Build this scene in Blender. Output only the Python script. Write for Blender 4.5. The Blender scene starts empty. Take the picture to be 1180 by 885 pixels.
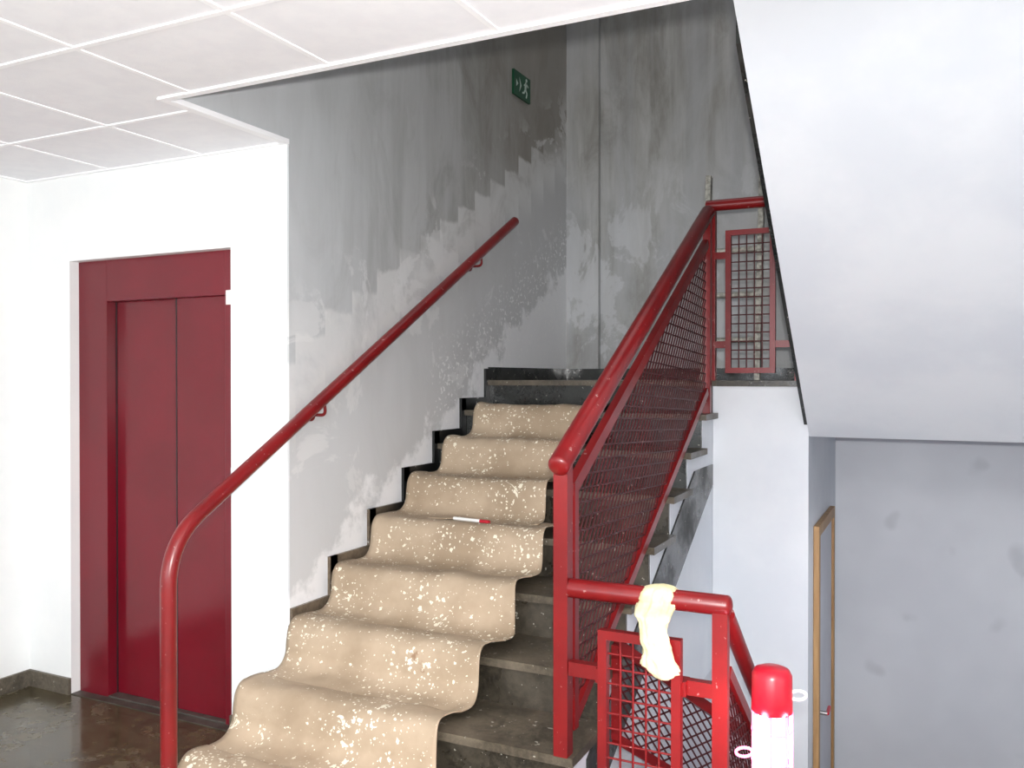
import bpy, math, random
from mathutils import Vector, Matrix, noise as mn
random.seed(3)
sc = bpy.context.scene
try:
    sc.view_settings.view_transform = 'Standard'
    sc.view_settings.look = 'None'
except Exception:
    pass

def s2l(c):
    r = []
    for v in c:
        v = v / 255.0
        r.append(v / 12.92 if v <= 0.04045 else ((v + 0.055) / 1.055) ** 2.4)
    return (r[0], r[1], r[2], 1.0)

# ------------------------------------------------------------ node helpers
class M:
    def __init__(self, name):
        self.m = bpy.data.materials.new(name)
        self.m.use_nodes = True
        self.nt = self.m.node_tree
        self.b = self.nt.nodes['Principled BSDF']
        self.tc = self.nt.nodes.new('ShaderNodeTexCoord')
        self.obj = self.tc.outputs['Object']
    def N(self, t): return self.nt.nodes.new(t)
    def L(self, a, b): self.nt.links.new(a, b)
    def setin(self, sock, v):
        if isinstance(v, (int, float, tuple, list)): sock.default_value = v
        else: self.L(v, sock)
    def math(self, op, a, b=0.0, c=0.0, clamp=False):
        n = self.N('ShaderNodeMath'); n.operation = op; n.use_clamp = clamp
        self.setin(n.inputs[0], a); self.setin(n.inputs[1], b)
        self.setin(n.inputs[2], c)
        return n.outputs[0]
    def xyz(self):
        n = self.N('ShaderNodeSeparateXYZ'); self.L(self.obj, n.inputs[0])
        return n.outputs[0], n.outputs[1], n.outputs[2]
    def noise(self, scale=5, detail=4, rough=0.55, sc3=(1, 1, 1), dist=0.0, off=(0, 0, 0)):
        mp = self.N('ShaderNodeMapping'); self.L(self.obj, mp.inputs[0])
        mp.inputs['Scale'].default_value = sc3
        mp.inputs['Location'].default_value = off
        n = self.N('ShaderNodeTexNoise'); self.L(mp.outputs[0], n.inputs['Vector'])
        n.inputs['Scale'].default_value = scale; n.inputs['Detail'].default_value = detail
        n.inputs['Roughness'].default_value = rough; n.inputs['Distortion'].default_value = dist
        return n.outputs['Fac']
    def ramp(self, v, lo, hi, a=0.0, b=1.0, smooth=True):
        n = self.N('ShaderNodeMapRange'); n.clamp = True
        if smooth: n.interpolation_type = 'SMOOTHSTEP'
        self.setin(n.inputs['Value'], v)
        n.inputs['From Min'].default_value = lo; n.inputs['From Max'].default_value = hi
        n.inputs['To Min'].default_value = a; n.inputs['To Max'].default_value = b
        return n.outputs[0]
    def mix(self, f, a, b):
        n = self.N('ShaderNodeMix'); n.data_type = 'RGBA'
        self.setin(n.inputs[0], f); self.setin(n.inputs[6], a); self.setin(n.inputs[7], b)
        return n.outputs[2]
    def col(self, v): self.setin(self.b.inputs['Base Color'], v)
    def rough(self, v): self.setin(self.b.inputs['Roughness'], v)
    def bump(self, h, strength=0.2, dist=0.01):
        n = self.N('ShaderNodeBump'); self.L(h, n.inputs['Height'])
        n.inputs['Strength'].default_value = strength; n.inputs['Distance'].default_value = dist
        self.L(n.outputs[0], self.b.inputs['Normal'])

def simple(name, c1, c2=None, scale=6, rough=0.5, bump=0.1, metal=0.0, lo=0.35, hi=0.65, sc3=(1, 1, 1), bscale=None):
    m = M(name)
    f = m.noise(scale, 5, 0.6, sc3)
    m.col(m.mix(m.ramp(f, lo, hi), s2l(c1), s2l(c2 or c1)))
    m.rough(rough); m.b.inputs['Metallic'].default_value = metal
    if bump:
        m.bump(m.noise(bscale or scale * 8, 3), bump, 0.004)
    return m.m

RISE, RUN = 0.1715, 0.30
def YN(n): return 2.55 + RUN * (n - 2)
def ZN(n): return RISE * n
SL = RISE / RUN
def LN(y): return ZN(2) + SL * (y - 2.55)
LZ = ZN(9)       # landing level
WX = -2.44       # stair wall
YB = 5.97        # back wall
YL = 4.62        # landing front edge
GX = -1.07       # balustrade plane
UX = -0.57       # left side of right hand flights
USL = 0.79
TOP = 5.6
BZ = -1.5435

# ------------------------------------------------------------ materials
m_white = simple('white_wall_paint', (238, 239, 238), (233, 235, 235), 2.5, 0.6, 0.08)
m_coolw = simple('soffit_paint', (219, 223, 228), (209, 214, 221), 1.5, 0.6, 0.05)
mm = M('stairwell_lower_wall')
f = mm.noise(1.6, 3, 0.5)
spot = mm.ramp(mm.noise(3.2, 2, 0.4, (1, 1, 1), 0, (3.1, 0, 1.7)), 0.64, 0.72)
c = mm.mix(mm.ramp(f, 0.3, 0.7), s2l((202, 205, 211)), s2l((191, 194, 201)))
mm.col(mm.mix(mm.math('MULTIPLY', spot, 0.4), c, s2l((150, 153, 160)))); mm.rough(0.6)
m_low = mm.m

# plastered stair wall
def plaster(name, side):
    m = M(name)
    x, y, z = m.xyz()
    streak = m.noise(1.0, 7, 0.65, (10, 10, 1.2), 0.6)
    blot = m.noise(1.3, 6, 0.65, (1, 1, 0.7), 0.4)
    base = m.mix(m.ramp(streak, 0.3, 0.7), s2l((148, 147, 142)), s2l((178, 178, 176)))
    base = m.mix(m.math('MULTIPLY', m.ramp(blot, 0.42, 0.6), 0.45), base, s2l((188, 189, 190)))
    stain = m.noise(2.4, 7, 0.68, (1, 1, 0.45), 0.8, (4, 3, 8))
    base = m.mix(m.math('MULTIPLY', m.ramp(stain, 0.48, 0.66), 0.5), base, s2l((120, 117, 109)))
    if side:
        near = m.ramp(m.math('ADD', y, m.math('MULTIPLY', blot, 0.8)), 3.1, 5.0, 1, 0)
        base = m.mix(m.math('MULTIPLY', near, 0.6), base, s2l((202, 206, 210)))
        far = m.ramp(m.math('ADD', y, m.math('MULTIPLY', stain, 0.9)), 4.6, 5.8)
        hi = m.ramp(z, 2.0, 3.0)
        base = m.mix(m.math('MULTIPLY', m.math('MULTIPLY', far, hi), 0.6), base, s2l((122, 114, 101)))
        d = m.math('SUBTRACT', z, m.math('MULTIPLY_ADD', y, SL, ZN(2) - SL * 2.55))
        n1 = m.noise(5.5, 6, 0.6, (1, 1, 1), 0.6)
        low = m.ramp(m.math('ADD', d, m.math('MULTIPLY', n1, 0.35)), 0.95, 1.25, 1, 0)
        base = m.mix(m.math('MULTIPLY', low, 0.7), base, s2l((206, 207, 209)))
        # old stepped outline
        st = m.math('MULTIPLY', m.math('FLOOR', m.math('DIVIDE', m.math('SUBTRACT', y, 2.5), RUN / 1.5)), RISE / 1.5)
        saw = m.math('SUBTRACT', z, st)
        dd = m.math('ADD', saw, m.math('MULTIPLY', m.math('SUBTRACT', n1, 0.5), 0.10))
        band = m.math('MULTIPLY', m.ramp(dd, 1.1, 1.3), m.ramp(dd, 1.53, 1.50))
        pm = m.noise(2.4, 5, 0.65, (1, 1, 1), 0.5, (1, 1, 1))
        band = m.math('MULTIPLY', band, m.ramp(pm, 0.36, 0.54, 0.35, 1.0))
        base = m.mix(m.math('MULTIPLY', band, 0.68), base, s2l((220, 220, 219)))
        # white filler patches
        pz = m.math('MULTIPLY', m.ramp(m.noise(2.2, 6, 0.66, (1, 1, 1), 0.6, (9, 4, 2)), 0.56, 0.60), m.ramp(d, 1.5, 1.2))
        base = m.mix(m.math('MULTIPLY', pz, 0.5), base, s2l((222, 222, 222)))
        # white along skirting
        ds = m.math('ADD', d, m.math('MULTIPLY', m.math('SUBTRACT', m.noise(4.5, 5, 0.6), 0.5), 0.7))
        sk = m.ramp(ds, 0.07, 0.17, 1, 0)
        base = m.mix(m.math('MULTIPLY', sk, 0.85), base, s2l((238, 238, 240)))
        n5 = m.ramp(m.noise(38, 2, 0.5), 0.60, 0.64)
        zone = m.math('MULTIPLY', m.ramp(d, 0.6, 0.3), m.ramp(y, 3.9, 4.15))
        base = m.mix(m.math('MULTIPLY', n5, m.math('MULTIPLY', zone, .75)), base, s2l((238, 238, 238)))
    else:
        dk = m.ramp(m.noise(1.0, 6, 0.65, (3, 3, 0.5), 0.5, (2, 1, 4)), 0.4, 0.6)
        base = m.mix(m.math('MULTIPLY', dk, 0.5), base, s2l((172, 174, 178)))
        pt = m.math('MULTIPLY', m.ramp(m.noise(3, 6, 0.68, (1, 1, 0.6), 0.5, (1, 7, 2)), 0.5, 0.56),
                    m.ramp(z, 3.3, 2.5))
        base = m.mix(m.math('MULTIPLY', pt, 0.45), base, s2l((210, 212, 215)))
    m.col(base)
    m.rough(m.ramp(streak, 0.3, 0.7, 0.4, 0.65))
    m.bump(m.noise(14, 6, 0.6, (1, 1, 0.5)), 0.22, 0.006)
    return m.m
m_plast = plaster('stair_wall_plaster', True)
m_plastb = plaster('landing_wall_plaster', False)

# granite steps
def stone(name, c1, c2, dust, damt, r0=0.25):
    m = M(name)
    a = m.noise(60, 4, 0.7); b = m.noise(3, 5, 0.6, (1, 1, 1), 0.3)
    base = m.mix(m.ramp(a, 0.4, 0.62), s2l(c1), s2l(c2))
    dm = m.math('MULTIPLY', m.ramp(b, 0.42, 0.66), damt)
    c = m.mix(dm, base, s2l(dust))
    gr = m.ramp(m.noise(7, 6, 0.7, (1, 1, 1), .5, (3, 3, 3)), .5, .64)
    c = m.mix(m.math('MULTIPLY', gr, .45), c, s2l((30, 27, 23)))
    sp = m.ramp(m.noise(48, 2, .5, (1, 1, 1), 0, (8, 3, 1)), .70, .72)
    c = m.mix(m.math('MULTIPLY', sp, .6), c, s2l((190, 186, 174)))
    m.col(c)
    m.rough(m.ramp(b, 0.4, 0.7, r0, 0.6))
    m.bump(a, 0.04, 0.002)
    return m.m
m_tread = stone('dusty_granite_tread', (66, 60, 50), (86, 78, 66), (112, 101, 85), 0.6, 0.3)
m_riser = stone('dark_granite_riser', (44, 40, 34), (60, 55, 46), (88, 80, 67), 0.5, 0.22)
m_black = stone('black_granite', (24, 26, 26), (38, 40, 38), (60, 62, 58), 0.4, 0.12)
m_skb = stone('brown_skirting', (76, 70, 60), (98, 90, 78), (118, 110, 98), 0.3, 0.35)
m = M('stair_skirting_stone'); x, y, z = m.xyz()
a = m.noise(50, 4, 0.7)
up = m.ramp(y, 3.3, 3.75)
c = m.mix(up, m.mix(m.ramp(a, .4, .6), s2l((94, 82, 68)), s2l((114, 100, 84))), s2l((24, 26, 26)))
c = m.mix(m.math('MULTIPLY', m.ramp(m.noise(9, 5, .6), 0.6, 0.66), 0.7), c, s2l((200, 200, 198)))
m.col(c); m.rough(0.3); m_skirt = m.m

def redp(name, c1, c2, r=0.3):
    m = M(name)
    b = m.noise(4, 4, 0.6); sp = m.ramp(m.noise(55, 2, 0.5), 0.70, 0.73)
    c = m.mix(m.ramp(b, 0.3, 0.7), s2l(c1), s2l(c2))
    m.col(m.mix(m.math('MULTIPLY', sp, 0.5), c, s2l((180, 150, 145))))
    m.rough(r)
    return m.m
m_red = redp('red_gloss_paint', (124, 20, 22), (106, 16, 19))
m_redd = redp('dark_red_mesh_paint', (76, 12, 15), (62, 10, 13), 0.45)
m_lift = simple('lift_crimson_paint', (112, 14, 31), (102, 12, 27), 2, 0.28, 0.02)
m_lift2 = simple('lift_leaf_crimson_paint', (112, 13, 30), (102, 11, 26), 2, 0.2, 0.02)
m_seam = simple('dark_seam', (30, 8, 12), None, 3, 0.5, 0)
m_thr = simple('threshold_metal', (90, 86, 80), (70, 66, 60), 12, 0.4, 0.05, 0.3)

# floor tile
m = M('brown_floor_tile')
br = m.N('ShaderNodeTexBrick'); m.L(m.obj, br.inputs['Vector'])
br.offset = 0.0; br.inputs['Scale'].default_value = 1.0
br.inputs['Brick Width'].default_value = 0.4; br.inputs['Row Height'].default_value = 0.4
br.inputs['Mortar Size'].default_value = 0.004
br.inputs['Color1'].default_value = s2l((68, 60, 44)); br.inputs['Color2'].default_value = s2l((58, 52, 38))
br.inputs['Mortar'].default_value = s2l((40, 36, 30))
a = m.noise(14, 6, .7); b = m.noise(3.2, 6, .65)
c = m.mix(m.math('MULTIPLY', m.ramp(a, .42, .62), .5), br.outputs['Color'], s2l((96, 86, 62)))
c = m.mix(m.math('MULTIPLY', m.ramp(b, .5, .62), .3), c, s2l((120, 112, 90)))
m.col(c); m.rough(m.ramp(b, .35, .7, .1, .35)); m_floor = m.m

m_tile = simple('ceiling_tile', (240, 240, 243), (236, 236, 240), 12, 0.85, 0.12, bscale=160)
m_grid = simple('ceiling_grid_white', (248, 248, 250), None, 3, 0.5, 0)

# runner
m = M('spattered_kraft_runner')
b = m.noise(2.5, 5, .6)
c = m.mix(m.ramp(b, .35, .65), s2l((152, 133, 110)), s2l((176, 157, 134)))
n1 = m.noise(3, 3, .6, (1, 1, 1), 0, (2, 5, 1))
def dots(scale, lo, r, wob):
    v = m.N('ShaderNodeTexVoronoi')
    add = m.N('ShaderNodeVectorMath'); add.operation = 'ADD'
    nz = m.N('ShaderNodeTexNoise'); m.L(m.obj, nz.inputs['Vector']); nz.inputs['Scale'].default_value = scale * 1.5
    sc_ = m.N('ShaderNodeVectorMath'); sc_.operation = 'SCALE'; m.L(nz.outputs['Color'], sc_.inputs[0]); sc_.inputs['Scale'].default_value = wob / scale
    m.L(m.obj, add.inputs[0]); m.L(sc_.outputs[0], add.inputs[1]); m.L(add.outputs[0], v.inputs['Vector'])
    v.inputs['Scale'].default_value = scale
    s = m.N('ShaderNodeSeparateColor'); m.L(v.outputs['Color'], s.inputs[0])
    rad = m.math('MULTIPLY', m.ramp(s.outputs[0], lo, 1.0, 0.0, r, False), m.ramp(n1, .3, .7, .3, 1.3))
    return m.math('LESS_THAN', v.outputs['Distance'], rad)
bl = m.ramp(m.noise(6.0, 6, .7, (1, 1, 1), .6, (7, 1, 3)), .65, .67)
allw = m.math('MAXIMUM', m.math('MAXIMUM', dots(36, .42, .40, 1.1), dots(78, .4, .42, 1.0)), bl)
c = m.mix(m.math('MULTIPLY', allw, .8), c, s2l((236, 230, 210)))
br_ = m.ramp(m.noise(5, 4, .6, (1, 1, 1), .2, (1, 9, 6)), .66, .72)
c = m.mix(m.math('MULTIPLY', br_, .7), c, s2l((122, 84, 54)))
m.col(c); m.rough(.7); m.bump(m.noise(9, 4), .35, .012); m_run = m.m

m_cloth = simple('yellow_rag', (222, 215, 176), (200, 191, 148), 14, .85, .5)
m_metal = simple('paint_spattered_aluminium', (130, 128, 120), (190, 188, 178), 30, .45, .1, .2)
m_wood = simple('door_oak', (176, 140, 96), (150, 114, 74), 4, .5, .1, sc3=(8, 8, .6))
m_leaf = simple('door_leaf_grey', (196, 198, 206), (188, 190, 198), 3, .5, 0)
m_plastic = simple('white_plastic', (232, 232, 228), None, 3, .4, 0)
m_green = simple('sign_green', (10, 78, 50), (8, 70, 46), 3, .4, 0)
m_signw = simple('sign_white', (190, 206, 196), None, 3, .4, 0)
m_capred = simple('lamp_red_plastic', (180, 22, 42), (168, 18, 36), 3, .3, 0)
m_steel = simple('steel', (170, 170, 172), None, 3, .3, 0, .8)
m = M('lamp_glow'); m.col((1, .8, .85, 1)); m.b.inputs['Emission Color'].default_value = (1, .72, .84, 1)
m.b.inputs['Emission Strength'].default_value = 10; m_glow = m.m
m = M('lamp_cage_pink_glow'); m.col(s2l((250, 110, 150))); m.b.inputs['Emission Color'].default_value = (1, .28, .5, 1)  # cage bars and ring made emissive to stand in for the lamp's glare
m.b.inputs['Emission Strength'].default_value = 1.3; m_pink = m.m

# ------------------------------------------------------------ geometry builder
class B:
    def __init__(self): self.v = []; self.f = []; self.mi = []; self.mats = []; self.sm = []
    def mat(self, m):
        if m not in self.mats: self.mats.append(m)
        return self.mats.index(m)
    def add(self, vs, fs, m, smooth=False):
        o = len(self.v); self.v += [tuple(p) for p in vs]; k = self.mat(m)
        for f in fs:
            self.f.append([i + o for i in f]); self.mi.append(k); self.sm.append(smooth)
    def box(self, x0, x1, y0, y1, z0, z1, m):
        vs = [(x0, y0, z0), (x1, y0, z0), (x1, y1, z0), (x0, y1, z0), (x0, y0, z1), (x1, y0, z1), (x1, y1, z1), (x0, y1, z1)]
        self.add(vs, [(0, 3, 2, 1), (4, 5, 6, 7), (0, 1, 5, 4), (1, 2, 6, 5), (2, 3, 7, 6), (3, 0, 4, 7)], m)
    def prism(self, prof, x0, x1, m):
        n = len(prof)
        vs = [(x0, y, z) for y, z in prof] + [(x1, y, z) for y, z in prof]
        fs = [tuple(range(n)), tuple(reversed(range(n, 2 * n)))]
        for i in range(n):
            j = (i + 1) % n; fs.append((j, i, i + n, j + n))
        self.add(vs, fs, m)
    def tube(self, path, r, m, seg=14, caps=True, closed=False):
        P = [Vector(p) for p in path]; n = len(P)
        rr = r if isinstance(r, (list, tuple)) else [r] * n
        T = []
        for i in range(n):
            a = P[i - 1] if (i > 0 or closed) else P[i]
            b = P[(i + 1) % n] if (i < n - 1 or closed) else P[i]
            T.append((b - a).normalized())
        up = Vector((0, 0, 1)) if abs(T[0].z) < .9 else Vector((1, 0, 0))
        nrm = (up - T[0] * up.dot(T[0])).normalized()
        vs = []
        off = math.pi / 4 if seg == 4 else 0
        for i in range(n):
            nrm = (nrm - T[i] * nrm.dot(T[i])).normalized(); bi = T[i].cross(nrm)
            for k in range(seg):
                a = 2 * math.pi * k / seg + off
                vs.append(P[i] + (nrm * math.cos(a) + bi * math.sin(a)) * rr[i])
        fs = []
        for i in range(n if closed else n - 1):
            for k in range(seg):
                a = i * seg + k; b = i * seg + (k + 1) % seg; j = (i + 1) % n
                fs.append((a, b, j * seg + (k + 1) % seg, j * seg + k))
        self.add(vs, fs, m, seg > 4)
        if caps and not closed:
            self.add(vs[:seg], [tuple(reversed(range(seg)))], m)
            self.add(vs[-seg:], [tuple(range(seg))], m)
    def rtube(self, a, b, r, m, seg=20, ends=(True, True)):
        a = Vector(a); b = Vector(b); t = (b - a).normalized()
        pts = []; rr = []
        if ends[0]:
            for k in range(5):
                an = math.pi / 2 * k / 5; pts.append(a - t * r * .5 * math.cos(an)); rr.append(max(.001, r * math.sin(an)) if k else r * .15)
        pts.append(a); rr.append(r); pts.append(b); rr.append(r)
        if ends[1]:
            for k in range(4, -1, -1):
                an = math.pi / 2 * k / 5; pts.append(b + t * r * .5 * math.cos(an)); rr.append(r * math.sin(an) if k else r * .15)
        self.tube(pts, rr, m, seg)
    def bar(self, a, b, w, d, m):
        a = Vector(a); b = Vector(b); t = (b - a).normalized()
        up = Vector((0, 0, 1)) if abs(t.z) < .9 else Vector((0, 1, 0))
        s = t.cross(up).normalized(); u = s.cross(t)
        vs = []
        for p in (a, b):
            for i, j in ((-1, -1), (1, -1), (1, 1), (-1, 1)):
                vs.append(p + s * (w / 2 * i) + u * (d / 2 * j))
        self.add(vs, [(0, 3, 2, 1), (4, 5, 6, 7), (0, 1, 5, 4), (1, 2, 6, 5), (2, 3, 7, 6), (3, 0, 4, 7)], m)
    def lathe(self, c, prof, m, seg=24):
        vs = []
        for r, z in prof:
            for k in range(seg):
                a = 2 * math.pi * k / seg
                vs.append((c[0] + r * math.cos(a), c[1] + r * math.sin(a), c[2] + z))
        fs = []
        for i in range(len(prof) - 1):
            for k in range(seg):
                fs.append((i * seg + k, i * seg + (k + 1) % seg, (i + 1) * seg + (k + 1) % seg, (i + 1) * seg + k))
        fs.append(tuple(reversed(range(seg)))); fs.append(tuple(range((len(prof) - 1) * seg, len(prof) * seg)))
        self.add(vs, fs, m, True)
    def make(self, name, parent=None, bevel=0):
        me = bpy.data.meshes.new(name); me.from_pydata(self.v, [], self.f)
        for mt in self.mats: me.materials.append(mt)
        for p, k, s in zip(me.polygons, self.mi, self.sm): p.material_index = k; p.use_smooth = s
        me.update()
        o = bpy.data.objects.new(name, me); sc.collection.objects.link(o)
        if parent: o.parent = parent
        if bevel:
            bv = o.modifiers.new('b', 'BEVEL'); bv.width = bevel; bv.segments = 2; bv.limit_method = 'ANGLE'
        return o

def fillet(path, rad, n=6):
    out = [Vector(path[0])]
    for i in range(1, len(path) - 1):
        p = Vector(path[i]); a = (Vector(path[i - 1]) - p); b = (Vector(path[i + 1]) - p)
        r = min(rad, a.length * .45, b.length * .45)
        A = p + a.normalized() * r; C = p + b.normalized() * r
        for k in range(n + 1):
            t = k / n; out.append(A * (1 - t) ** 2 + p * 2 * t * (1 - t) + C * t * t)
    out.append(Vector(path[-1])); return out

def lattice(b, mapf, S, T, pitch, slope, r, m):
    for sg in (1, -1):
        c = -S * slope - T
        while c < T + S * slope:
            k = sg * slope
            lo = (0 - c) / k; hi = (T - c) / k
            if lo > hi: lo, hi = hi, lo
            s0 = max(0.0, lo); s1 = min(S, hi)
            if s1 - s0 > 0.005:
                b.tube([mapf(s0, k * s0 + c), mapf(s1, k * s1 + c)], r, m, seg=4, caps=False)
            c += pitch

def obox(name, *a, bevel=0):
    b = B(); b.box(*a); return b.make(name, bevel=bevel)

# ------------------------------------------------------------ room shell
LX, EY = -4.12, 2.86
CZ = 2.55
CE = 2.23
RX = 0.85
RXR = 2.6
BY = -3.5
b = B()
b.box(LX, RXR, BY, 2.58, -0.12, 0, m_floor)
b.box(LX, -1.06, 2.58, EY, -0.12, 0, m_floor)
b.make('floor')
obox('basement_floor', -1.06, RX, 2.2, YB, BZ - .1, BZ, m_floor)
obox('wall_left', LX - .15, LX, BY, EY + .15, 0, CZ + .1, m_white)

OX0, OX1, OZ = -3.81, -2.765, 2.13
b = B()
b.box(LX, OX0, EY, EY + .15, 0, CZ + .1, m_white)
b.box(OX1, WX - .01, EY, EY + .15, 0, CZ + .1, m_white)
b.box(OX0, OX1, EY, EY + .15, OZ, CZ + .1, m_white)
b.make('wall_lift')
b = B()
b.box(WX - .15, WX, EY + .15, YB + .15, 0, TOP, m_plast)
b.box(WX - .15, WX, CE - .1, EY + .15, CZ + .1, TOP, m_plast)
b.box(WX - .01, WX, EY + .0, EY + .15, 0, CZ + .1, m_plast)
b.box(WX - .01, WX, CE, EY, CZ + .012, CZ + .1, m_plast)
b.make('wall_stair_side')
obox('wall_landing_back', WX, RX, YB, YB + .15, 1.3, TOP, m_plastb)
obox('wall_basement_back', WX, RX, YB, YB + .15, BZ - .1, 1.3, m_low)
obox('trim_wall_chase', WX, -2.19, YB - .05, YB, LZ, TOP, m_plastb)
obox('wall_stairwell_right', RX, RX + .15, 2.25, YB + .15, BZ, TOP, m_low)
obox('wall_upper_closure', WX, RX, CE - .1, CE, CZ + .12, TOP, m_white)  # slab fascia continued up, unseen, to close the well for light control
obox('ceiling_stairwell', WX - .15, RX + .15, CE - .1, YB + .15, TOP, TOP + .1, m_white)
obox('wall_right_return', RX, RXR, 2.25, 2.4, 0, CZ + .1, m_white)
obox('wall_right', RXR, RXR + .15, BY, 2.4, 0, CZ + .1, m_white)
b = B()
b.box(LX, -3.2, BY - .15, BY, 0, CZ + .1, m_white); b.box(1.8, RXR, BY - .15, BY, 0, CZ + .1, m_white)
b.box(-3.2, 1.8, BY - .15, BY, 0, .8, m_white); b.box(-3.2, 1.8, BY - .15, BY, 2.4, CZ + .1, m_white)
b.make('wall_back')
b = B()
for xx in (-3.2, -1.95, -.7, .55, 1.75): b.box(xx, xx + .05, BY - .1, BY - .04, .8, 2.4, m_plastic)
b.box(-3.2, 1.8, BY - .1, BY - .04, .8, .85, m_plastic); b.box(-3.2, 1.8, BY - .1, BY - .04, 2.35, 2.4, m_plastic)
b.make('window_1')

obox('wall_under_landing', -1.058, UX, YL, YB - .001, BZ, LZ - .03, m_coolw)

b = B()
b.box(LX, RXR, BY, CE - .02, CZ, CZ + .1, m_tile)
b.box(LX, WX - .02, CE - .02, EY, CZ, CZ + .1, m_tile)
g = .0095
for k in range(-6, 6):
    gx = -1.12 - .6 * k
    if LX < gx < RXR:
        b.box(gx - g, gx + g, BY, EY if gx < WX - .02 else CE - .03, CZ - .004, CZ + .002, m_grid)
for k in range(0, 10):
    gy = 2.36 - .6 * k
    b.box(LX, WX - .03 if gy > CE else RXR, gy - g, gy + g, CZ - .005, CZ + .002, m_grid)
b.box(WX - .002, RXR, CE - .03, CE, CZ - .008, CZ + .12, m_grid)
b.box(WX - .03, WX - .002, CE - .03, EY, CZ - .0085, CZ + .012, m_grid)
b.box(WX - .002, WX + .004, CE, EY - .001, CZ - .008, CZ + .012, m_grid)
b.box(LX, WX - .03, EY - .02, EY, CZ - .007, CZ + .001, m_grid)
b.box(LX, LX + .02, BY, EY, CZ - .0075, CZ + .001, m_grid)
b.make('ceiling')

obox('baseboard_left', LX, LX + .015, BY, EY, 0, .08, m_skb)
b = B(); b.box(LX + .015, OX0, EY - .015, EY, 0, .08, m_skb); b.box(OX1, WX, EY - .015, EY, 0, .08, m_skb); b.make('baseboard_lift')
b = B(); b.box(WX + .014, RX, YB - .065, YB - .05, LZ, LZ + .08, m_black); b.make('baseboard_landing')

# ------------------------------------------------------------ lift door
b = B()
fy = EY + .05
b.box(OX0, OX0 + .20, fy, fy + .06, 0, OZ, m_lift)
b.box(OX1 - .085, OX1, fy, fy + .06, 0, OZ, m_lift)
b.box(OX0 + .20, OX1 - .085, fy, fy + .06, 1.93, OZ, m_lift)
b.box(OX0 + .20, -3.165, fy + .055, fy + .07, .01, 1.93, m_lift2)
b.box(-3.175, OX1 - .085, fy + .03, fy + .045, .01, 1.93, m_lift2)
b.box(-3.182, -3.174, fy + .028, fy + .054, .01, 1.93, m_seam)
b.box(OX0 + .196, OX0 + .206, fy + .05, fy + .058, 0, 1.93, m_seam)
b.box(OX0 + .20, OX1 - .085, fy + .0, fy + .09, 0, .01, m_thr)
b.box(OX0, OX1, fy + .07, fy + .1, 0, OZ, m_seam)
b.box(OX1 - .075, OX1 - .01, fy - .004, fy, 1.885, 1.95, m_plastic)
b.box(OX1 - .045, OX1 - .02, fy - .008, fy, 1.07, 1.16, m_steel)
b.make('lift_door', bevel=.002)
b = B(); b.box(OX0, OX1, EY, fy, -.001, .004, m_thr); b.make('lift_threshold')
b = B(); b.box(-2.625, -2.57, EY - .010, EY, 1.05, 1.13, m_plastic); b.box(-2.618, -2.577, EY - .014, EY - .009, 1.06, 1.12, m_plastic)
b.make('light_switch', bevel=.002)
b = B()
b.box(WX + .001, WX + .016, 5.0, 5.25, 3.385, 3.545, m_green)
X = WX + .0165
b.add([(X + .001, 5.03, 3.49), (X + .001, 5.03, 3.44), (X + .001, 5.06, 3.465)], [(0, 1, 2)], m_signw)
b.add([(X + .001, 5.075, 3.515), (X + .001, 5.11, 3.465), (X + .001, 5.075, 3.415), (X + .001, 5.088, 3.465)], [(0, 1, 2, 3)], m_signw)
b.tube([(X, 5.185, 3.52), (X + .002, 5.185, 3.52)], .011, m_signw)
b.bar((X, 5.18, 3.505), (X, 5.17, 3.46), .004, .022, m_signw)
b.bar((X, 5.17, 3.46), (X, 5.195, 3.435), .004, .012, m_signw); b.bar((X, 5.195, 3.435), (X, 5.18, 3.405), .004, .011, m_signw)
b.bar((X, 5.17, 3.46), (X, 5.148, 3.43), .004, .012, m_signw); b.bar((X, 5.148, 3.43), (X, 5.125, 3.425), .004, .011, m_signw)
b.bar((X, 5.18, 3.50), (X, 5.212, 3.482), .004, .009, m_signw); b.bar((X, 5.18, 3.50), (X, 5.15, 3.48), .004, .009, m_signw)
b.make('exit_sign')

# ------------------------------------------------------------ main flight
b = B()
TR = -1.03
for n in range(1, 9):
    y = YN(n); z = ZN(n)
    yb = YN(n + 1) + .03
    b.box(WX + .001, TR, y, yb, z - .03, z, m_tread)
    b.box(WX + .001, -1.062, y + .025, y + .045, z - RISE, z - .03, m_riser if n < 7 else m_black)
y = YN(9)
b.box(WX + .001, TR, y - .01, YL + .3, LZ - .03, LZ, m_tread)
b.box(WX + .001, -1.062, y + .02, y + .04, LZ - RISE, LZ - .03, m_black)
prof = [(YN(1) + .044, 0.001)]
for n in range(1, 9):
    prof.append((YN(n) + .044, ZN(n) - .03))
    prof.append((YN(n + 1) + .044, ZN(n) - .03))
prof += [(YN(9) + .044, LZ - .03), (YN(9) + .1, LZ - .03), (YN(9) + .1, 0.001)]
b.prism(prof, WX + .001, -1.06, m_coolw)
t, u = -.2, -.43
y0, y1 = 2.75, YL - .02
b.prism([(y0, LN(y0) + u), (y1, LN(y1 - .2) + u + .02), (y1, LN(4.22) + t), (4.22, LN(4.22) + t), (y0, LN(y0) + t)], -1.062, -1.052, m_black)
b.make('staircase')
obox('wall_under_stairs', -1.2, -1.06, 2.58, YL - .001, BZ, 0, m_low)

b = B()
b.box(WX, UX, YL + .3, YB, LZ - .25, LZ, m_tread)
b.box(-1.03, UX, YL - .03, YL + .3, LZ - .03, LZ, m_riser)
b.box(UX, RX - .002, 4.65, YB, 1.257, LZ, m_coolw)
b.make('floor_landing')

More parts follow.
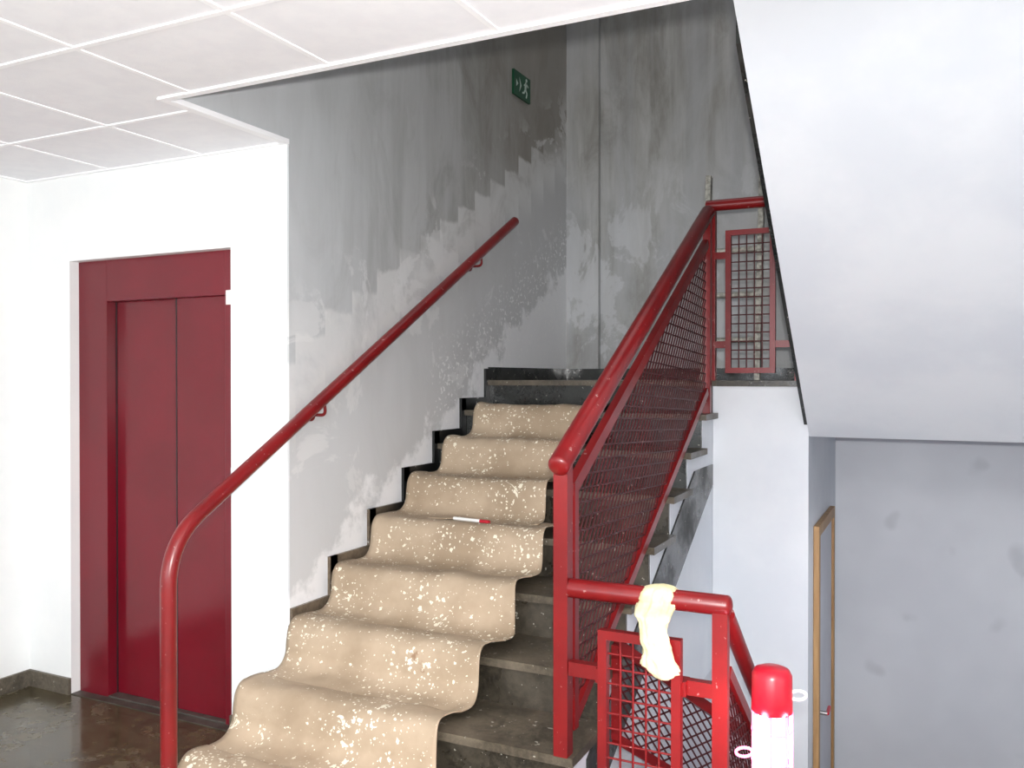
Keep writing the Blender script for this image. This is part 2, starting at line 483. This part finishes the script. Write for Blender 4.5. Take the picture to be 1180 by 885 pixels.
b = B()
for n in range(3, 9):
    yv = YN(n + 1)
    b.box(WX, WX + .014, max(YN(n) - .03, EY + .001), yv - .03, ZN(n), ZN(n) + .07, m_skirt)
    b.box(WX, WX + .014, yv - .035, yv + .02, ZN(n), ZN(n + 1) + .07, m_skirt)
b.box(WX, WX + .014, YN(9) + .02, YB - .05, LZ, LZ + .08, m_black)
b.make('baseboard_stair')

# ------------------------------------------------------------ upper flight
b = B()
run2 = RISE / USL
prof = [(4.65, 1.257), (4.65, LZ)]
yy, zz = 4.65, LZ
for n in range(9):
    zz += RISE; prof.append((yy, zz)); yy -= run2; prof.append((yy, zz))
prof += [(CE + .001, zz), (CE + .001, zz - .3), (4.65 - (zz - .3 - 1.257) / USL, zz - .3)]
b.prism(prof, UX, RX - .002, m_coolw)
b.prism([(4.60, 1.32), (4.60, 1.66), (2.9, 1.66 + 1.70 * USL), (2.9, 1.32 + 1.70 * USL)], UX - .02, UX, m_black)
b.make('upper_staircase')

# ------------------------------------------------------------ basement flight
b = B()
prof = [(2.585, 0)]
yy, zz = 2.62, 0
prof.append((yy, zz))
for n in range(9):
    zz -= RISE; prof.append((yy, zz))
    if n < 8: yy += run2; prof.append((yy, zz))
prof += [(2.585, BZ)]
b.prism(prof, -.6, RX - .002, m_riser)
b.make('basement_staircase')

b = B()
xw = UX + .001
b.box(xw, xw + .03, 4.82, 4.88, BZ, .77, m_wood); b.box(xw, xw + .03, 5.58, 5.64, BZ, .77, m_wood)
b.box(xw, xw + .03, 4.88, 5.58, .71, .77, m_wood)
b.box(xw, xw + .015, 4.88, 5.58, BZ, .71, m_leaf)
b.tube([(xw + .01, 4.94, -.26), (xw + .06, 4.94, -.26)], .012, m_steel); b.tube([(xw + .06, 4.94, -.26), (xw + .06, 5.04, -.26)], .01, m_capred)
b.make('door_1', bevel=.003)

# ------------------------------------------------------------ balustrades
def gate(b, x0, x1, y, zb, m, md):
    w = .028
    z0, z1 = zb + .04, zb + .79
    b.box(x0, x0 + w, y - .015, y + .015, z0, z1, m); b.box(x1 - w, x1, y - .015, y + .015, z0, z1, m)
    b.box(x0 + w, x1 - w, y - .015, y + .015, z0, z0 + w, m); b.box(x0 + w, x1 - w, y - .015, y + .015, z1 - w, z1, m)
    for k in range(1, 5):
        xx = x0 + w + (x1 - x0 - 2 * w) * k / 5
        b.tube([(xx, y, z0 + w), (xx, y, z1 - w)], .0035, md, seg=6)
    nr = 15
    for k in range(1, nr):
        z = z0 + w + (z1 - z0 - 2 * w) * k / nr
        b.tube([(x0 + w, y + .004, z), (x1 - w, y + .004, z)], .0035, md, seg=6)

b = B()
YA, YZ = 2.57, 4.56
HR = .945
b.rtube((GX, YA - .035, LN(YA) + HR - .02), (GX, YZ - .01, LN(YZ) + HR - .006), .037, m_red, 22, (True, True))
b.box(GX - .024, GX + .024, YA - .024, YA + .024, ZN(2), LN(YA) + HR - .01, m_red)
b.box(GX - .02, GX + .02, YZ - .04, YZ + .0, LN(YZ) - .14, LN(YZ) + HR - .02, m_red)
pa, pb = YA + .07, YZ - .06
lo, hi = .03, .80
b.bar((GX, pa, LN(pa) + hi), (GX, pb, LN(pb) + hi), .03, .045, m_red)
b.bar((GX, pa, LN(pa) + lo), (GX, pb, LN(pb) + lo), .03, .04, m_red)
b.bar((GX, pa, LN(pa) + lo - .02), (GX, pa, LN(pa) + hi + .02), .04, .035, m_red)
b.bar((GX, YA, LN(pa) + hi), (GX, pa, LN(pa) + hi), .03, .04, m_red)
b.bar((GX, YA, LN(pa) + lo + .1), (GX, pa, LN(pa) + lo + .1), .03, .04, m_red)
lattice(b, lambda s, t: Vector((GX, pa + s, LN(pa + s) + lo + t)), pb - pa, hi - lo, .048, .62, .0036, m_redd)
b.make('stair_balustrade')

b = B()
yg = YL - .015
b.tube([(GX - .02, yg, LZ + .93), (UX - .03, yg, LZ + .93)], .03, m_red, 18)
b.box(UX - .065, UX - .025, yg - .02, yg + .02, LZ, LZ + .93, m_red)
b.box(GX - .01, GX + .03, yg - .018, yg + .022, LZ, LZ + .92, m_red)
gate(b, -.985, -.73, yg - .01, LZ, m_red, m_redd)
for h in (.66, .19):
    b.box(GX + .03, -.985, yg - .018, yg + .012, LZ + h - .018, LZ + h + .018, m_red)
    b.box(-.73, UX - .05, yg - .018, yg + .012, LZ + h - .018, LZ + h + .018, m_red)
b.make('landing_guardrail')

b = B()
yg = YA
b.rtube((GX + .026, yg, .885), (-.545, yg, .885), .031, m_red, 20, (False, True))
b.box(-.585, -.54, yg - .022, yg + .01, 0, .875, m_red)
gate(b, -.93, -.67, yg - .045, -.01, m_red, m_red)
for h in (.63, .19):
    b.box(GX + .026, -.945, yg - .02, yg + .015, h - .022, h + .022, m_red)
    b.box(-.945, -.915, yg - .04, yg + .015, h - .022, h + .022, m_red)
    b.box(-.69, -.66, yg - .04, yg + .015, h - .022, h + .022, m_red)
    b.box(-.66, -.56, yg - .02, yg + .010, h - .022, h + .022, m_red)
b.make('floor_guardrail')

b = B()
bx = -.555
def BLn(y): return -(y - YA) * USL
y1 = 4.4
b.tube(fillet([(bx, YA + .03, .85), (bx, y1, BLn(y1) + .87)], .05), .026, m_red, 14)
b.box(bx - .02, bx + .02, y1 - .02, y1 + .02, BZ, BLn(y1) + .87, m_red)
b.bar((bx, YA + .03, .68), (bx, y1, BLn(y1) + .70), .03, .035, m_red)
b.bar((bx, YA + .03, .10), (bx, y1, BLn(y1) + .12), .03, .035, m_red)
lattice(b, lambda s, t: Vector((bx, YA + .03 + s, BLn(YA + s) + .1 + t)), y1 - YA - .05, .58, .042, .62, .0035, m_redd)
b.make('basement_balustrade')

b = B()
A = Vector((-1.02, 2.95, .60)); C = Vector((-.66, 3.66, .05))
b.bar(A, C, .035, .04, m_red)
D = Vector((0, 0, -.34))
b.bar(A + D, C + D, .03, .035, m_red); b.bar(A, A + D, .03, .03, m_red); b.bar(C, C + D * 4.6, .035, .035, m_red)
dv = C - A
lattice(b, lambda s, t: A + D + dv * (s / dv.length) + Vector((0, 0, t)), dv.length, .34, .045, .6, .0035, m_redd)
b.make('stairwell_cross_rail')

b = B()
hx = WX + .085
path = fillet([(hx, 2.14, 0), (hx, 2.14, .995), (hx, 4.87, .995 + (4.87 - 2.14) * .565)], .16, 10)
b.tube(path, .028, m_red, 20)
for yy in (2.985, 4.42):
    zz = .995 + (yy - 2.14) * .565
    b.tube(fillet([(hx, yy, zz - .02), (hx, yy + .01, zz - .075), (WX, yy + .01, zz - .075)], .04), .007, m_red, 10)
    b.tube([(WX, yy + .01, zz - .075), (WX + .008, yy + .01, zz - .075)], .028, m_red, 14)
b.make('stair_handrail')

# ------------------------------------------------------------ ladder
b = B()
def lp(x, h): return (x, 4.95 + .12 * h, LZ + h)
for xx in (-1.19, -.885):
    b.bar(lp(xx, 0), lp(xx, 1.20), .03, .05, m_metal)
for h in (.23, .49, .75, 1.01):
    b.tube([lp(-1.185, h), lp(-.89, h)], .016, m_metal, 10)
b.make('ladder')

# ------------------------------------------------------------ runner
def runner(name, n0, n1, xl, xr, ystart_extra, seed):
    keys = []
    def P(y, z): keys.append((y, z))
    for n in range(n1, n0 - 1, -1):
        y = YN(n); z = ZN(n)
        if n == n1: P(y + ystart_extra, z + .006)
        P(y + .10, z + .016); P(y + .01, z + .022); P(y - .034, z - .008); P(y - .05, z - .06)
        if n > 1:
            P(y - .06, z - .115); P(y - .105, z - .152); P(y - .19, z - RISE + .012)
    if n0 == 1:
        P(2.15, .10); P(2.08, .03); P(1.95, .008); P(1.75, .006)
    pts = []
    K = [keys[0]] + keys + [keys[-1]]
    for i in range(1, len(K) - 2):
        for s in range(6):
            t = s / 6
            q = []
            for d in (0, 1):
                p0, p1, p2, p3 = K[i - 1][d], K[i][d], K[i + 1][d], K[i + 2][d]
                q.append(.5 * (2 * p1 + (p2 - p0) * t + (2 * p0 - 5 * p1 + 4 * p2 - p3) * t * t + (3 * p1 - p0 - 3 * p2 + p3) * t ** 3))
            pts.append(q)
    pts.append(keys[-1])
    NX = 40; vs = []; fs = []
    for i, (y, z) in enumerate(pts):
        L = xl(y); R = xr(y)
        for k in range(NX + 1):
            a = k / NX
            wv = mn.noise(Vector((a * 2.2 + seed, y * 2.5, 0))) * .014
            w2 = abs(mn.noise(Vector((a * 1.3 + seed, y * 1.7, 4)))) * .034
            w3 = abs(mn.noise(Vector((a * 5 + seed, y * 6, 9)))) * .014
            ed = .018 * math.sin(y * 21 + seed) * (1 if k == NX else .3)
            curl = (max(0, a - .9) * 10) ** 2 * .014 + (max(0, .08 - a) * 12) ** 2 * .01
            vs.append((L + (R - L) * a + ed, y - w2 * .6 + wv * .4, z + w2 * .6 + w3 + abs(wv) * .4 + curl + .004))
    for i in range(len(pts) - 1):
        for k in range(NX):
            a = i * (NX + 1) + k; fs.append((a, a + NX + 1, a + NX + 2, a + 1))
    bb = B(); bb.add(vs, fs, m_run, True); o = bb.make(name)
    so = o.modifiers.new('s', 'SOLIDIFY'); so.thickness = .004; so.offset = 1
    return o
ro = bpy.data.objects.new('paper_stair_runner', None); sc.collection.objects.link(ro)
o1 = runner('lower_sheet', 1, 5, lambda y: -2.40 + max(0, 2.3 - y) * .1, lambda y: -1.49 + .01 * math.sin(y * 9), .24, 1.3)
o2 = runner('upper_sheet', 6, 8, lambda y: -2.395 + (y - 3.7) * .10, lambda y: -1.62 - (y - 3.7) * .05 + .01 * math.sin(y * 12), .28, 7.7)
o1.parent = ro; o2.parent = ro
# marker lying on the lower sheet where the two sheets meet
zz = ZN(5) + .042
bb = B(); bb.tube([(-2.02, 3.52, zz), (-1.87, 3.50, zz)], .008, m_plastic, 10); bb.tube([(-1.87, 3.50, zz), (-1.82, 3.494, zz)], .009, m_capred, 10)
bb.make('paint_marker')

# ------------------------------------------------------------ rag : crumpled cloth draped on the rail
b = B()
vs = []; fs = []; NR, NS = 64, 64
cx, cy, cz = -.737, YA, .885
for i in range(NR + 1):
    t = i / NR
    z = cz + .046 - t * .258
    top = min(1, t / .12); bot = min(1, (1 - t) / .06)
    env = math.sqrt(max(.0006, top * (2 - top))) * math.sqrt(max(.0006, bot * (2 - bot)))
    hw = (.052 - .012 * math.exp(-((t - .42) / .15) ** 2) + .010 * math.sin(t * 7)) * env
    q = min(1, max(0, (t - .20) / .16)); q = q * q * (3 - 2 * q)
    front = (.050 + .048 * q) * env
    back = (.046 - .088 * q) * env if q < .5 else -.060
    if q >= .5: back = (.046 - .112 * q) 
    back = back * env if back > 0 else back
    for k in range(NS):
        a = 2 * math.pi * k / NS
        n_ = mn.noise(Vector((math.cos(a) * 1.3, math.sin(a) * 1.3, t * 4)))
        ridg = 1 - abs(mn.noise(Vector((math.cos(a) * 3.2 + 5, math.sin(a) * 3.2, t * 2.6)))) * 2
        rd2 = 1 - abs(mn.noise(Vector((math.cos(a) * 2.2 + 1, math.sin(a) * 2.2 + t * 3, t * 6 + 3)))) * 2
        r = 1 + .25 * n_ + .22 * (ridg - .5) + .12 * (rd2 - .5)
        mid = (-front + back) / 2; hf = (back + front) / 2
        sy = math.sin(a)
        yy = mid + hf * sy * (r if sy < 0 else 1)
        vs.append((cx + hw * r * math.cos(a) - .014 * math.sin(t * 4.5), cy + yy, z + .018 * math.sin(a * 2 + 1) * t))
for i in range(NR):
    for k in range(NS):
        fs.append((i * NS + k, (i + 1) * NS + k, (i + 1) * NS + (k + 1) % NS, i * NS + (k + 1) % NS))
fs.append(tuple(range(NS))); fs.append(tuple(reversed(range(NR * NS, NR * NS + NS))))
b.add(vs, fs, m_cloth, True)
b.make('cleaning_rag')

# ------------------------------------------------------------ work lamp
b = B()
lx, ly = -.384, 2.37
c = (lx, ly, 0)
b.lathe(c, [(.0, .79), (.03, .788), (.045, .782), (.052, .768), (.053, .70), (.053, .672), (.048, .668), (.04, .666)][::-1], m_capred, 32)
b.lathe(c, [(.036, .42), (.038, .44), (.038, .655), (.036, .67)], m_glow, 32)
for k in range(7):
    a = k * 2 * math.pi / 7 + .3
    b.tube([(lx + .050 * math.cos(a), ly + .050 * math.sin(a), .42), (lx + .050 * math.cos(a), ly + .050 * math.sin(a), .67)], .005, m_pink, 8)
for z in (.46, .54, .62):
    b.tube([(lx + .051 * math.cos(t * math.pi / 12), ly + .051 * math.sin(t * math.pi / 12), z) for t in range(24)], .0035, m_pink, 6, closed=True)
b.lathe(c, [(.05, .30), (.054, .31), (.054, .41), (.048, .43), (.02, .432)], m_capred)
b.lathe(c, [(.016, .02), (.016, .31)], m_steel)
b.lathe(c, [(.11, 0), (.11, .015), (.03, .03)], m_capred)
rx, ry = math.cos(math.radians(26)), math.sin(math.radians(26))
b.tube([(lx + rx * (.070 + .022 * math.cos(t * math.pi / 10)), ly + ry * (.070 + .022 * math.cos(t * math.pi / 10)), .712 + .012 * math.sin(t * math.pi / 10)) for t in range(20)], .004, m_plastic, 8, closed=True)
b.tube([(lx - rx * (.074 + .022 * math.cos(t * math.pi / 10)), ly - ry * (.074 + .022 * math.cos(t * math.pi / 10)), .56 + .012 * math.sin(t * math.pi / 10)) for t in range(20)], .004, m_pink, 8, closed=True)
b.make('portable_work_lamp')

# ------------------------------------------------------------ lights
def light(name, kind, loc, e, col=(1, 1, 1), rot=(0, 0, 0), size=None, sy=None, rad=None):
    l = bpy.data.lights.new(name, kind); l.energy = e; l.color = col
    if kind == 'AREA':
        l.size = size
        if sy: l.shape = 'RECTANGLE'; l.size_y = sy
    if rad is not None: l.shadow_soft_size = rad
    o = bpy.data.objects.new(name, l); o.location = loc; o.rotation_euler = rot; sc.collection.objects.link(o); return o
light('camera_flash', 'POINT', (.02, -.02, 1.64), 375, (1, .985, .965), rad=.03)
light('window_daylight', 'AREA', (-.7, BY + .05, 1.6), 125, (.92, .96, 1), (math.radians(90), 0, 0), 4.8, 1.6)
light('stairwell_top_fill', 'AREA', (-1.2, 4.4, TOP - .05), 14, (.95, .97, 1), (0, 0, 0), 2, 2)  # added fill below the closed stairwell ceiling, no opening there
for az in (0, 2.1, 4.2):
    light('work_lamp_glow', 'POINT', (lx + .1 * math.cos(az), ly + .1 * math.sin(az), .58), 2.2, (1, .5, .68), rad=.03)
light('basement_fill', 'AREA', (.3, 4.2, .9), 10, (.93, .96, 1), (0, 0, 0), .5, .5)  # added fill to brighten the lower walls, no fixture here

w = bpy.data.worlds.new('sky'); sc.world = w; w.use_nodes = True
w.node_tree.nodes['Background'].inputs[0].default_value = (.8, .88, 1, 1)
w.node_tree.nodes['Background'].inputs[1].default_value = 1.0

cam = bpy.data.cameras.new('camera'); co = bpy.data.objects.new('camera', cam); sc.collection.objects.link(co)
co.location = (0, 0, 1.56); co.rotation_euler = (math.radians(90 - .43), 0, math.radians(26))
cam.sensor_width = 36; cam.lens = 995 / 1180 * 36; cam.clip_start = .02
sc.camera = co
